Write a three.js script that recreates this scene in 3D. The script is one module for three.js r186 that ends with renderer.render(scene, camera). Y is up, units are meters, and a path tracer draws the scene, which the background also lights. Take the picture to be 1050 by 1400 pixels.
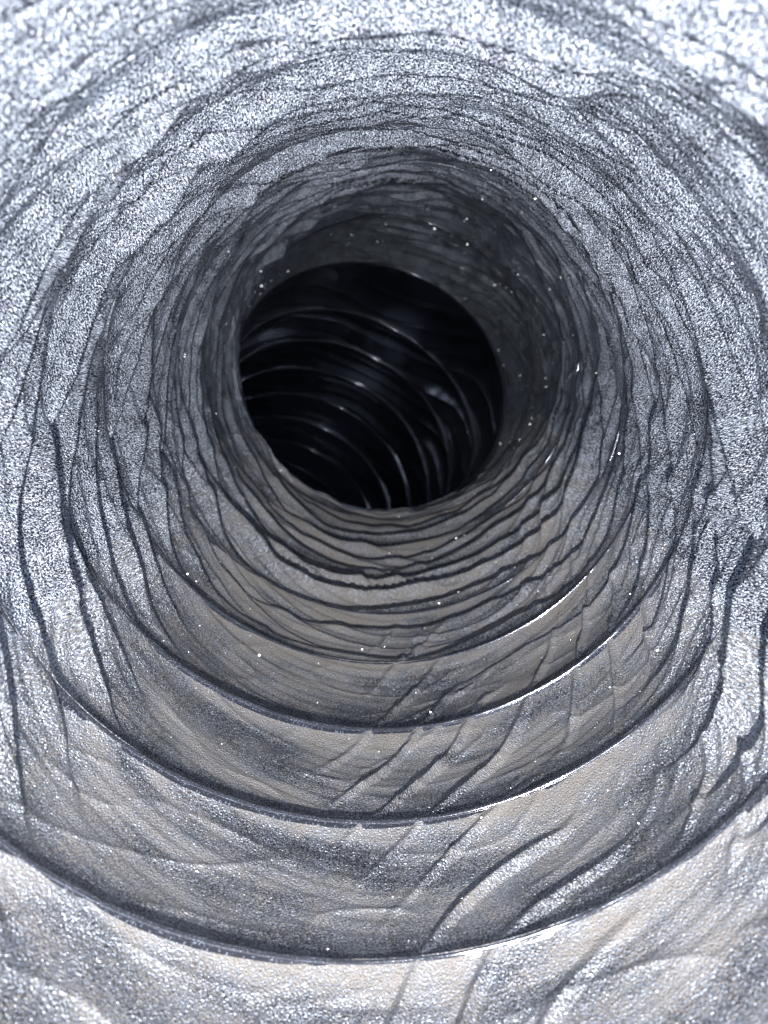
import * as THREE from 'three';

// ------------------------------------------------------------------ camera, light, exposure
const R = 0.05;                                   // radius of the duct, metres
const renderer = new THREE.WebGLRenderer({ antialias: true });
renderer.toneMapping = THREE.LinearToneMapping;
renderer.toneMappingExposure = 1.0;
renderer.shadowMap.enabled = true;
const scene = new THREE.Scene();
const camera = new THREE.PerspectiveCamera(70, 0.75, 0.001, 20);
camera.position.set(0.031 * R, 0.51 * R, 0);
camera.rotation.order = 'YXZ';
camera.rotation.set(-0.319, 0.022, 0);
camera.focus = 2.3 * R;
camera.userData.fStop = 30;
// the dim cool light of the place in front of the duct's mouth
scene.background = new THREE.Color().setRGB(0.16, 0.21, 0.32);
scene.environment = null;
const LAMP = [0.03 * R, 0.04 * R, 0.6 * R];
const LAMP_POWER = 0.078;

// ------------------------------------------------------------------ random and noise
function rng(seed) { let a = seed >>> 0; return () => { a = (a + 0x6D2B79F5) >>> 0; let t = Math.imul(a ^ (a >>> 15), 1 | a); t = (t + Math.imul(t ^ (t >>> 7), 61 | t)) ^ t; return ((t ^ (t >>> 14)) >>> 0) / 4294967296; }; }
const PERM = new Uint8Array(512), GX = new Float32Array(256), GY = new Float32Array(256), GZ = new Float32Array(256);
{ const r = rng(77), p = [...Array(256).keys()];
  for (let i = 255; i > 0; i--) { const j = Math.floor(r() * (i + 1)); [p[i], p[j]] = [p[j], p[i]]; }
  for (let i = 0; i < 512; i++) PERM[i] = p[i & 255];
  for (let i = 0; i < 256; i++) { const z = 2 * r() - 1, a = 2 * Math.PI * r(), q = Math.sqrt(1 - z * z); GX[i] = q * Math.cos(a) * 1.6; GY[i] = q * Math.sin(a) * 1.6; GZ[i] = z * 1.6; } }
function n3(x, y, z) {                            // gradient noise, about -1 .. 1
  const xi = Math.floor(x), yi = Math.floor(y), zi = Math.floor(z), fx = x - xi, fy = y - yi, fz = z - zi;
  const u = fx * fx * fx * (fx * (fx * 6 - 15) + 10), v = fy * fy * fy * (fy * (fy * 6 - 15) + 10), w = fz * fz * fz * (fz * (fz * 6 - 15) + 10);
  const X = xi & 255, Y = yi & 255, Z = zi & 255, X1 = (X + 1) & 255, Y1 = (Y + 1) & 255, Z1 = (Z + 1) & 255;
  const g = (a, b, c, dx, dy, dz) => { const h = PERM[PERM[PERM[a] + b] + c]; return GX[h] * dx + GY[h] * dy + GZ[h] * dz; };
  const a0 = g(X, Y, Z, fx, fy, fz), a1 = g(X1, Y, Z, fx - 1, fy, fz), b0 = g(X, Y1, Z, fx, fy - 1, fz), b1 = g(X1, Y1, Z, fx - 1, fy - 1, fz);
  const c0 = g(X, Y, Z1, fx, fy, fz - 1), c1 = g(X1, Y, Z1, fx - 1, fy, fz - 1), d0 = g(X, Y1, Z1, fx, fy - 1, fz - 1), d1 = g(X1, Y1, Z1, fx - 1, fy - 1, fz - 1);
  const a = a0 + u * (a1 - a0), b = b0 + u * (b1 - b0), c = c0 + u * (c1 - c0), d = d0 + u * (d1 - d0), e = a + v * (b - a), f = c + v * (d - c);
  return e + w * (f - e);
}
const hash1 = (i) => { let t = Math.imul(i ^ 0x9E3779B9, 0x85EBCA6B); t = Math.imul(t ^ (t >>> 13), 0xC2B2AE35); return ((t ^ (t >>> 16)) >>> 0) / 4294967296; };
function kink(x) { const i = Math.floor(x), f = x - i; return (hash1(i) * (1 - f) + hash1(i + 1) * f) * 2 - 1; }   // straight pieces with corners
const clamp = (x, a = 0, b = 1) => Math.min(b, Math.max(a, x));
const smooth = (a, b, x) => { const t = clamp((x - a) / (b - a)); return t * t * (3 - 2 * t); };

// ------------------------------------------------------------------ the duct's shape, in radii
const Z00 = 1.281, PITCH = 0.449, N_FIRST = -2, N_LAST = 17;
const BEND0 = 4.475, RHO = 1.311, PHI = 0.932, ANG = -122 * Math.PI / 180, DX = Math.cos(ANG), DY = Math.sin(ANG);
const along = (s) => (s > 4.3 ? 4.3 + (s - 4.3) * 0.88 : s);
function place(th, s, r, out) {                   // angle from the bottom, distance along the axis, radius -> point in metres
  const t = s - BEND0, phi = clamp(t / RHO, 0, PHI), ext = Math.max(0, t - RHO * PHI), c = Math.cos(phi), sn = Math.sin(phi);
  const w = RHO * (1 - c) + ext * sn, z = Math.min(s, BEND0) + RHO * sn + ext * c;
  const ex = Math.sin(th) * r, ey = -Math.cos(th) * r, a = ex * DX + ey * DY, b = -ex * DY + ey * DX;
  out[0] = (w * DX + a * c * DX - b * DY) * R; out[1] = (w * DY + a * c * DY + b * DX) * R; out[2] = -(z - a * sn) * R;
}
// inward and outward relief of the foil between two turns of the wire
function relief(th, q, o) {                       // th is unrolled along the helix
  const s0 = Z00 + PITCH * (th / (2 * Math.PI) + q), s = along(s0), X = Math.sin(th), Y = -Math.cos(th);
  const env = Math.pow(Math.max(0, Math.sin(Math.PI * q)), 0.5);
  const floor = smooth(0.3, 0.75, -Y) * (1 - smooth(2.3, 3.4, s)), top = smooth(0.3, 0.9, Y), deep = smooth(3, 4.6, s);
  const far = smooth(4.8, 5.4, s), zz = s0 - 0.48 * Y;
  const big = n3(X * 0.95 + 7, Y * 0.95, s0 * 0.8), mid = n3(X * 2.6, Y * 2.6 + 5, s0 * 2.2);
  // long pleats, each a slope that faces the mouth and a short drop behind its crest
  const w = zz * 2.45 / PITCH + 1.2 * big + 0.10 * mid + 0.26 * kink(th * 1.3) * (1 - smooth(-0.4, 0.2, X));
  const f = w - Math.floor(w), id = hash1(Math.floor(w) * 7 + 3), id2 = hash1(Math.floor(w) * 11 + 5);
  const rise = 1.25 + 1.3 * id2, g = f < 0.875 ? Math.pow(f / 0.875, rise) : (1 - f) / 0.125;
  const reach = 0.255 / Math.max(2.1, s0) + 0.015 * smooth(4.4, 5.2, s0);        // how far a crest stands out: less where the foil is drawn tighter
  const power = Math.max(0.012, reach * (1 + 0.7 * n3(X * 1.1, Y * 1.1 + 20, s0 * 1.9) + (0.7 + 0.7 * deep) * (id - 0.5))) * (1 - 0.99 * floor) * (1 + top * (0.45 * smooth(2, 3, s0) - 0.12)) * (1 - 0.45 * far);
  const w2 = zz * 9.5 / PITCH + 1.5 * n3(X * 1.1, Y * 1.1 + 9, s0 * 1.1), f2 = w2 - Math.floor(w2), g2 = f2 < 0.75 ? f2 / 0.75 : (1 - f2) / 0.25;
  const w3 = zz * 4.7 / PITCH + 1.5 * n3(X * 1.0 + 13, Y * 1.0 + 9, s0 * 0.9), f3 = w3 - Math.floor(w3), flat3 = 0.25 + 0.3 * hash1(Math.floor(w3) * 5 + 1);
  const g3 = f3 < flat3 ? 0 : f3 < 0.88 ? (f3 - flat3) / (0.88 - flat3) : (1 - f3) / 0.12;
  const fold3 = (0.026 + 0.036 * top) * g3 * smooth(-0.5, 0.35, n3(X * 1.6 + 60, Y * 1.6, s0 * 2.9)) * (1 - floor) * (1 - 0.2 * deep) * (1 - smooth(4.9, 5.4, s));
  const fine = smooth(-0.5, 0.4, n3(X * 2.1 + 40, Y * 2.1, s0 * 2.3));
  // straight creases that fan slantwise across the floor, and soft dents
  const tl = Math.atan2(X, -Y), tent = (c, wide) => { const k = c - Math.floor(c); return Math.max(0, 1 - Math.abs(k - 0.5) / wide); };
  const fan = tent((s0 - 1.45 * tl) * 3.5 + 1.1 * n3(X * 1.4, Y * 1.4 + 31, s0 * 0.9), 0.13) * smooth(-0.25, 0.4, n3(X * 2.2 + 9, Y * 2.2 + 31, s0 * 1.7)) * smooth(-0.5, 0.1, tl)
    + 0.4 * tent((s0 - 0.85 * tl) * 6.1 + 0.5 * n3(X * 1.6, Y * 1.6 + 71, s0 * 1.1), 0.12) * smooth(0, 0.5, n3(X * 2.2 + 19, Y * 2.2 + 31, s0 * 2.1)) * smooth(-0.3, 0.2, tl);
  const crease2 = Math.pow(clamp(1 - Math.abs(n3(X * 2.7 - 1.6 * s0 + 3, Y * 2.7 + 31, s0 * 6.5))), 8);
  const soft = (1 - 0.5 * far) * n3(X * 1.8, Y * 1.8 + 60, zz * 4.5);
  const ragged = (0.03 * n3(X * 2.6, Y * 2.6 + 80, s0 * 1.3) + 0.022 * n3(X * 6, Y * 6 + 80, s0 * 3)) * deep * (1 - 0.65 * far);
  const inward = power * g * (1 - 0.25 * top) + fold3 + ragged + (0.011 + 0.013 * top) * g2 * (0.25 + 0.75 * fine) * (1 - 0.75 * floor) * (1 - 0.4 * deep) * (1 - smooth(4.8, 5.4, s)) + 0.027 * fan * smooth(0.3, 0.6, -Y) * (1 - smooth(2.5, 3.1, s)) + 0.006 * crease2 * (1 - far) + 0.014 * soft * (0.4 + 0.6 * floor);
  const bulge = (0.018 + 0.027 * floor + 0.45 * power) * env;
  o.s = s; o.d = bulge - inward * env; o.env = env; o.g = g; o.floor = floor;
  return o;
}

// ------------------------------------------------------------------ textures
function dataTexture(data, w, h, srgb) {
  const t = new THREE.DataTexture(data, w, h, THREE.RGBAFormat, THREE.UnsignedByteType);
  t.magFilter = THREE.LinearFilter; t.minFilter = THREE.LinearMipmapLinearFilter; t.generateMipmaps = true;
  if (srgb) t.colorSpace = THREE.SRGBColorSpace;
  t.needsUpdate = true; return t;
}
// speckled grain of the foil, a tile a quarter of the way round
const GN = 2048, grain = new Float32Array(GN * GN);
function periodic(N, cells, seed) {               // one octave of gradient noise that tiles
  const a = new Float32Array(N * N), gx = new Float32Array(cells * cells), gy = new Float32Array(cells * cells), r = rng(seed);
  for (let i = 0; i < cells * cells; i++) { const t = 2 * Math.PI * r(); gx[i] = Math.cos(t) * 1.5; gy[i] = Math.sin(t) * 1.5; }
  const T = cells / N;
  for (let y = 0; y < N; y++) { const v = y * T, j = Math.floor(v), fy = v - j, j1 = (j + 1) % cells, wy = fy * fy * (3 - 2 * fy);
    for (let x = 0; x < N; x++) { const u = x * T, i = Math.floor(u), fx = u - i, i1 = (i + 1) % cells, wx = fx * fx * (3 - 2 * fx), k0 = j * cells, k1 = j1 * cells;
      const p = gx[k0 + i] * fx + gy[k0 + i] * fy, q = gx[k0 + i1] * (fx - 1) + gy[k0 + i1] * fy, m = gx[k1 + i] * fx + gy[k1 + i] * (fy - 1), n = gx[k1 + i1] * (fx - 1) + gy[k1 + i1] * (fy - 1);
      const e = p + wx * (q - p), f = m + wx * (n - m); a[y * N + x] = e + wy * (f - e); } }
  return a;
}
{ const a = periodic(GN, 291, 5), b = periodic(GN, 490, 6), c = periodic(GN, 720, 8), d = periodic(GN, 23, 9);
  for (let i = 0; i < GN * GN; i++) grain[i] = clamp(0.5 + 0.36 * a[i] + 0.38 * b[i] + 0.18 * c[i] + 0.11 * d[i], 0, 1.2); }
const grainNormal = new Uint8Array(GN * GN * 4);
{ const cell = (1.5708 * R) / GN, H = 0.0036 * R;
  for (let y = 0; y < GN; y++) for (let x = 0; x < GN; x++) {
    const x0 = (x + GN - 1) % GN, x1 = (x + 1) % GN, y0 = (y + GN - 1) % GN, y1 = (y + 1) % GN;
    const dx = (grain[y * GN + x1] - grain[y * GN + x0]) * H / (2 * cell), dy = (grain[y1 * GN + x] - grain[y0 * GN + x]) * H / (2 * cell), l = 1 / Math.hypot(dx, dy, 1), i = (y * GN + x) * 4;
    grainNormal[i] = 127.5 - dx * l * 127.5; grainNormal[i + 1] = 127.5 - dy * l * 127.5; grainNormal[i + 2] = 127.5 + l * 127.5; grainNormal[i + 3] = 255;
  } }
// the grain's glitter and shade put into colour: light tips, dark slate valleys
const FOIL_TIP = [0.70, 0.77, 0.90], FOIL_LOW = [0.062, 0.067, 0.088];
const glintMix = (tip) => smooth(0.34, 0.60, tip);
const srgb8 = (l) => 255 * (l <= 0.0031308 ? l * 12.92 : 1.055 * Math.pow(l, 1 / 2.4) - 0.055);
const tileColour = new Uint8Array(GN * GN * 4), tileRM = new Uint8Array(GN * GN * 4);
for (let k = 0; k < GN * GN; k++) { const b = glintMix(grain[k]), p = k * 4;
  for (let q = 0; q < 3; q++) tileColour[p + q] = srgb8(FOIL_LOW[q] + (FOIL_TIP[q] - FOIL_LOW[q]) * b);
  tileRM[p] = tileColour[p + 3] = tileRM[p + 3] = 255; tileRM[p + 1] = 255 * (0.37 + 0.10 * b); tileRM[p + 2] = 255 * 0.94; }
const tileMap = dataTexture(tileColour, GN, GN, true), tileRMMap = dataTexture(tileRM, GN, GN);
for (const t of [tileMap, tileRMMap]) t.wrapS = t.wrapT = THREE.RepeatWrapping;
const grainMap = dataTexture(grainNormal, GN, GN); grainMap.wrapS = grainMap.wrapT = THREE.RepeatWrapping;

// where dust lies: an atlas whose u follows the angle about the bottom and v the logarithm of the depth
const UA = 69 * Math.PI / 180, S_A = 0.38, S_B = 11;
const atlasU = (th) => { const a = th / UA; return Math.abs(a) <= 1 ? 0.5 + 0.46 * a : 0.5 + Math.sign(a) * (0.46 + 0.035 * Math.min(1, (Math.abs(a) - 1))); };
const atlasV = (s) => Math.log(s / S_A) / Math.log(S_B / S_A);
const AN = 2048, dustAt = new Float32Array(AN * AN);
const atlasColour = new Uint8Array(AN * AN * 4), atlasRM = new Uint8Array(AN * AN * 4);
{ // coarse: macro cover on a grid, then grain for every texel
  const CN = 768, cover = new Float32Array(CN * CN), film = new Float32Array(CN * CN), o = {};
  for (let j = 0; j < CN; j++) { const s = S_A * Math.pow(S_B / S_A, (j + 0.5) / CN);
    for (let i = 0; i < CN; i++) {
      const th = ((i + 0.5) / CN - 0.5) / 0.46 * UA, X = Math.sin(th), Y = -Math.cos(th);
      const s0 = s > 4.3 ? 4.3 + (s - 4.3) / 0.88 : s, turns = (s0 - Z00) / PITCH - th / (2 * Math.PI), n = Math.floor(turns), q = turns - n;
      relief(th + 2 * Math.PI * n, q, o);
      const zz = s0 - 0.36 * Y;
      const streak = n3(X * 1.7, Y * 1.7 + 4, zz * 7.5) * 0.6 + n3(X * 4, Y * 4 + 14, zz * 17) * 0.35 + n3(X * 9, Y * 9 + 24, s0 * 12) * 0.18;
      const lim = 1 - smooth(0.55, 1.12, Math.abs(th / (th > 0 ? 1.2 : 1.08)) + 0.10 * streak);
      const ledge = smooth(0.78 - 0.16 * streak, 0.97 - 0.10 * streak, q), lee = 1 - smooth(0.05, 0.24, q);
      film[j * CN + i] = lim; cover[j * CN + i] = lim * (0.27 - 0.26 * (1 - smooth(0.9, 1.4, s0)) + 0.16 * smooth(1.8, 3, s0) + 1.0 * streak + 0.42 * ledge - 0.55 * lee + 3.2 * (o.d - 0.03) * o.floor);
    } }
  const at = (x, y, cover) => { const fx = clamp(x * CN - 0.5, 0, CN - 1.001), fy = clamp(y * CN - 0.5, 0, CN - 1.001), i = Math.floor(fx), j = Math.floor(fy), a = fx - i, b = fy - j, k = j * CN + i; return (cover[k] * (1 - a) + cover[k + 1] * a) * (1 - b) + (cover[k + CN] * (1 - a) + cover[k + CN + 1] * a) * b; };
  const r = rng(31);
  for (let j = 0; j < AN; j++) { const v = (j + 0.5) / AN, s = S_A * Math.pow(S_B / S_A, v);
    for (let i = 0; i < AN; i++) {
      const u = (i + 0.5) / AN, th = (u - 0.5) / 0.46 * UA, c = at(u, v, cover);
      // the pebble grain at this place: dust sits low, tips stay bare
      const gx = Math.floor(((th / (2 * Math.PI) * 4) % 1 + 1) % 1 * GN), gy = Math.floor((s / 1.5708) % 1 * GN), tip = grain[gy * GN + gx];
      const k = r(), k2 = r();
      const m = clamp(smooth(0.27, 0.66, c + 0.015 + 0.34 * (k - 0.5) - 2.0 * (tip - 0.5)) + 0.10 * k2 + (0.02 + 0.10 * k) * at(u, v, film));
      dustAt[j * AN + i] = m;
      const p = (j * AN + i) * 4, tone = 0.86 + 0.22 * k2 + 0.10 * (k - 0.5);
      const b = glintMix(tip - 0.05 * (1 - smooth(0.55, 0.95, Math.abs(th) / UA))), d = [0.41 * tone, 0.38 * tone, 0.36 * tone];
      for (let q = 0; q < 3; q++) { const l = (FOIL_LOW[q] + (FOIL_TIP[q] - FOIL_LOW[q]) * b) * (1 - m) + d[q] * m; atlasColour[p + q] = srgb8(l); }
      atlasColour[p + 3] = 255;
      atlasRM[p] = 255; atlasRM[p + 1] = 255 * ((0.28 + 0.10 * b) * (1 - m) + 0.95 * m); atlasRM[p + 2] = 255 * (0.94 * (1 - m)); atlasRM[p + 3] = 255;
    } } }
const dustColour = dataTexture(atlasColour, AN, AN, true), dustRM = dataTexture(atlasRM, AN, AN);
dustColour.channel = dustRM.channel = 1;

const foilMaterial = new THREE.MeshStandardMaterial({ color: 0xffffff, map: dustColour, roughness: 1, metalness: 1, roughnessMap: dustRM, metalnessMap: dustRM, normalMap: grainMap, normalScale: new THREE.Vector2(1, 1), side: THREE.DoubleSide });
foilMaterial.name = 'dusty speckled foil';
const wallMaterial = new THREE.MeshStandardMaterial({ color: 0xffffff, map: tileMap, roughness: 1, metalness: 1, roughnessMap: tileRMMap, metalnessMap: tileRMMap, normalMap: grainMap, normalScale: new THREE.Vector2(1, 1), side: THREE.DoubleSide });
wallMaterial.name = 'embossed foil';
// dark slate film, with sparse grain glints put into its colour
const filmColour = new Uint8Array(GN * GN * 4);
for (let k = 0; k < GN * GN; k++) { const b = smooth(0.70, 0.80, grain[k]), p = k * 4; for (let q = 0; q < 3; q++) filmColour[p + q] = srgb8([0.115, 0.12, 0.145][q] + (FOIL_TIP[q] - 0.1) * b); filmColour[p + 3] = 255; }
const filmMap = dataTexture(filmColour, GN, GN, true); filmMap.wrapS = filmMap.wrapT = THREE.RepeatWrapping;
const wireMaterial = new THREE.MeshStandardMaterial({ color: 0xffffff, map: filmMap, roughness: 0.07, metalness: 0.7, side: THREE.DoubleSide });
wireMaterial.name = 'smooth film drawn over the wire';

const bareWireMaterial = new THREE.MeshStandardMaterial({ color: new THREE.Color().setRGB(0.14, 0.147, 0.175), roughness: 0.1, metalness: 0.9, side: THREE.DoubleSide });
bareWireMaterial.name = 'unspeckled film over the wire';
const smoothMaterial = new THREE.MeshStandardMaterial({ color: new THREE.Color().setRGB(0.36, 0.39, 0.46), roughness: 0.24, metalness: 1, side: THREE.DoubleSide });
smoothMaterial.name = 'unspeckled smooth foil';

// ------------------------------------------------------------------ builders
function grid(nu, nv, point, uv0, uv1) {          // (nu+1) x (nv+1) vertices; point(i, j, out) may be asked one step beyond the ends for smooth normals
  const W = nu + 3, H = nv + 1, P = new Float32Array(W * H * 3), t = [0, 0, 0];
  for (let i = -1; i <= nu + 1; i++) for (let j = 0; j <= nv; j++) { point(i, j, t); const k = ((i + 1) * H + j) * 3; P[k] = t[0]; P[k + 1] = t[1]; P[k + 2] = t[2]; }
  const n = (nu + 1) * H, pos = new Float32Array(n * 3), nor = new Float32Array(n * 3), a0 = new Float32Array(n * 2), a1 = new Float32Array(n * 2), idx = new Uint32Array(nu * nv * 6);
  for (let i = 0; i <= nu; i++) for (let j = 0; j <= nv; j++) {
    const k = ((i + 1) * H + j) * 3, o = i * H + j, a = k + H * 3, b = k - H * 3, c = j < nv ? k + 3 : k, d = j > 0 ? k - 3 : k;
    const ux = P[a] - P[b], uy = P[a + 1] - P[b + 1], uz = P[a + 2] - P[b + 2], vx = P[c] - P[d], vy = P[c + 1] - P[d + 1], vz = P[c + 2] - P[d + 2];
    const nx = uy * vz - uz * vy, ny = uz * vx - ux * vz, nz = ux * vy - uy * vx, l = 1 / (Math.hypot(nx, ny, nz) || 1);
    pos[o * 3] = P[k]; pos[o * 3 + 1] = P[k + 1]; pos[o * 3 + 2] = P[k + 2];
    nor[o * 3] = nx * l; nor[o * 3 + 1] = ny * l; nor[o * 3 + 2] = nz * l;
    uv0(i, j, t); a0[o * 2] = t[0]; a0[o * 2 + 1] = t[1];
    uv1(i, j, t); a1[o * 2] = t[0]; a1[o * 2 + 1] = t[1];
  }
  let m = 0;
  for (let i = 0; i < nu; i++) for (let j = 0; j < nv; j++) { const a = i * H + j, b = a + H; idx[m++] = a; idx[m++] = b; idx[m++] = a + 1; idx[m++] = b; idx[m++] = b + 1; idx[m++] = a + 1; }
  const g = new THREE.BufferGeometry();
  g.setAttribute('position', new THREE.BufferAttribute(pos, 3)); g.setAttribute('normal', new THREE.BufferAttribute(nor, 3));
  g.setAttribute('uv', new THREE.BufferAttribute(a0, 2)); g.setAttribute('uv1', new THREE.BufferAttribute(a1, 2));
  g.setIndex(new THREE.BufferAttribute(idx, 1));
  return g;
}
const counts = {};
function part(name, geometry, material, parent) {
  const k = counts[name] = (counts[name] ?? -1) + 1, m = new THREE.Mesh(geometry, material);
  m.name = k ? `${name}_${String(k).padStart(3, '0')}` : name; m.castShadow = m.receiveShadow = true; parent.add(m); return m;
}

// ------------------------------------------------------------------ the duct
const duct = new THREE.Group(); duct.name = 'flexible_duct'; scene.add(duct);
duct.userData = { label: 'flexible ribbed duct of crinkled silver foil seen from inside, dusty along its floor', category: 'air duct' };
const O = {};
for (let n = N_FIRST; n <= N_LAST; n++) {
  const near = n <= 3, nu = n < -1 ? 500 : n <= 1 ? 1500 : near ? 1300 : n < 9 ? 1150 : n < 12 ? 600 : 300, nv = n < -1 ? 40 : n <= 1 ? 110 : near ? 88 : n < 9 ? 72 : n < 12 ? 48 : 24, th0 = -Math.PI + 2 * Math.PI * n;
  const th = (i) => th0 + 2 * Math.PI * i / nu, rows = (j) => j / nv;
  const H = nv + 1, arc = new Float32Array((nu + 1) * H);          // length of the foil itself across the band, so that its grain is not stretched by the pleats
  for (let i = 0; i <= nu; i++) { let ls = 0, ld = 0; for (let j = 0; j <= nv; j++) { relief(th(i), rows(j), O); const k = i * H + j; arc[k] = j ? arc[k - 1] + Math.hypot(O.s - ls, O.d - ld) : O.s; ls = O.s; ld = O.d; } }
  const g = grid(nu, nv, (i, j, t) => { relief(th(i), rows(j), O); place(th(i), O.s, 1 + O.d, t); },
    (i, j, t) => { t[0] = 4 * (th(i) - th0) / (2 * Math.PI) - 2; t[1] = arc[i * H + j] / 1.5708; },
    (i, j, t) => { const s = along(Z00 + PITCH * (th(i) / (2 * Math.PI) + rows(j))); t[0] = atlasU(th(i) - 2 * Math.PI * n); t[1] = clamp(atlasV(Math.max(s, S_A)), 0.001, 0.999); });
  // the floor of the band carries the dust, its walls and roof are bare; round the bend it is smooth, unspeckled and a little darker
  const a = Math.round(nu * (0.5 - UA / (2 * Math.PI))), b = nu - a, lists = [[], [], []], index = g.index.array;
  for (let i = 0; i < nu; i++) for (let j = 0; j < nv; j++) {
    let m = i >= a && i < b ? 1 : 0;
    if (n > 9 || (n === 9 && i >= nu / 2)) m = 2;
    lists[m].push((i * nv + j) * 6);
  }
  const sorted = new Uint32Array(index.length); let at = 0;
  lists.forEach((l, m) => { if (l.length) g.addGroup(at, l.length * 6, m); for (const k of l) for (let q = 0; q < 6; q++) sorted[at++] = index[k + q]; });
  g.index.array.set(sorted);
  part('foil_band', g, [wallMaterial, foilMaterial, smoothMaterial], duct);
}
// the wire: a bead under the foil and the smooth foil stretched from it on its far side
for (let n = N_FIRST; n <= N_LAST; n++) {
  const nu = n < 4 ? 700 : 360, th0 = -Math.PI + 2 * Math.PI * n, th = (i) => th0 + 2 * Math.PI * i / nu, B = 0.0082, prof = [];
  prof.push([-0.050, 0.060], [-0.024, 0.022], [-0.0145, 0.006]);
  for (let k = 0; k <= 12; k++) { const a = Math.PI * (1.06 - 1.0 * k / 12); prof.push([Math.cos(a) * B, -Math.sin(a) * B]); }
  const skirt = prof.length; for (let k = 1; k <= 6; k++) prof.push([k / 6, 0]);
  const g = grid(nu, prof.length - 1, (i, j, t) => {
    const a = th(i), Y = -Math.cos(a), X = Math.sin(a), s0 = Z00 + PITCH * a / (2 * Math.PI);
    let [ds, dr] = prof[j];
    const wob = 0.0016 * n3(X * 9, Y * 9, s0 * 3 + 5) + 0.004 * n3(X * 1.3, Y * 1.3, s0 * 1.5 + 50);
    if (j >= skirt) { const w = clamp(0.022 + 0.02 * n3(X * 3 + 8, Y * 3, s0 * 3), 0.012, 0.1) * (1 - 0.6 * smooth(0.2, 0.9, Y)), f = ds; ds = B + f * w; dr = 0.006 + 0.020 * f + 0.035 * f * f * f; }
    const sink = 0.018 * smooth(0.1, 0.5, Y) ;   // hidden by the gathered foil up there
    place(a, along(s0 + ds), 1 + wob + 0.0075 + sink - 0.022 * smooth(4.5, 5.2, s0) + dr, t);
  }, (i, j, t) => { t[0] = 4 * i / nu; t[1] = j * 0.0035 + n * 0.37; }, (i, j, t) => { t[0] = 0.99; t[1] = 0.5; });
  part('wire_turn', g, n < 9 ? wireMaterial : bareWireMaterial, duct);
}
// unseen cap added past the bend to keep outside light out
{ const s1 = Z00 + PITCH * (N_LAST + 0.3), nu = 120, nv = 10;
  const g = grid(nu, nv, (i, j, t) => { const f = j / nv; place(2 * Math.PI * i / nu, along(s1) + 0.25 * f, (1.1 + 0.05 * Math.cos(i * 0.9)) * (1 - f), t); }, (i, j, t) => { t[0] = i / nu; t[1] = j / nv; }, (i, j, t) => { t[0] = 0.99; t[1] = 0.9; });
  part('added_end_cap', g, wallMaterial, duct); }

// small mirror flakes added to stand in for glints on the foil
{ const N = 24000, r = rng(99), shape = new THREE.CircleGeometry(1, 6), flakes = new THREE.InstancedMesh(shape, new THREE.MeshStandardMaterial({ color: new THREE.Color().setRGB(0.85, 0.87, 0.9), metalness: 1, roughness: 0.3, side: THREE.DoubleSide }), N);
  const M = new THREE.Matrix4(), q = new THREE.Quaternion(), p = new THREE.Vector3(), p2 = [0, 0, 0], c = [0, 0, 0], ax = new THREE.Vector3(), up = new THREE.Vector3(0, 0, 1), sc = new THREE.Vector3();
  for (let k = 0; k < N; k++) {
    const th = 2 * Math.PI * (-0.6 + 9.4 * r()), qq = 0.06 + 0.88 * r();
    relief(th, qq, O); place(th, O.s, 1 + O.d - 0.003, p2); place(th, O.s, 0, c);
    p.set(...p2); ax.set(c[0] - p2[0], c[1] - p2[1], c[2] - p2[2]).normalize(); ax.x += 1.5 * (r() - 0.5); ax.y += 1.5 * (r() - 0.5); ax.z += 1.9 * r() - 0.4; ax.normalize();
    q.setFromUnitVectors(up, ax); const w = R * O.s * (0.0004 + 0.0010 * Math.pow(r(), 4)); sc.set(w, w * (0.3 + 0.7 * r()), w); flakes.setMatrixAt(k, M.compose(p, q, sc));
  }
  flakes.name = 'glint_flakes'; flakes.userData = { kind: 'stuff' }; flakes.castShadow = flakes.receiveShadow = true; duct.add(flakes); }

// ------------------------------------------------------------------ the small lamp at the mouth that lights the duct
const lamp = new THREE.Group(); lamp.name = 'flash_lamp'; scene.add(lamp); lamp.position.set(LAMP[0], LAMP[1], LAMP[2]);
lamp.userData = { label: 'small white flash lamp shining into the mouth of the duct', category: 'lamp' };
{ const pts = [[0, 0.0016], [0.0026, 0.0016], [0.0031, 0.0011], [0.0031, -0.0012], [0.0026, -0.0012]].map(([x, y]) => new THREE.Vector2(x, y));
  const h = new THREE.LatheGeometry(pts, 32); h.rotateX(Math.PI / 2);
  part('lamp_housing', h, new THREE.MeshStandardMaterial({ color: 0x202226, roughness: 0.5, side: THREE.DoubleSide }), lamp);
  const d = new THREE.CylinderGeometry(0.0025, 0.0025, 0.0006, 32); d.rotateX(Math.PI / 2); d.translate(0, 0, -0.0011);
  part('lamp_diffuser', d, new THREE.MeshStandardMaterial({ color: 0xffffff, emissive: 0xfff6ea, emissiveIntensity: 6, roughness: 0.6 }), lamp);
  const p = new THREE.PointLight(new THREE.Color().setRGB(1, 0.975, 0.94), LAMP_POWER, 0, 2); p.position.set(0, 0, -0.0034); p.castShadow = true; p.shadow.radius = 0.11; p.shadow.camera.near = 0.001; lamp.add(p); }

renderer.render(scene, camera);
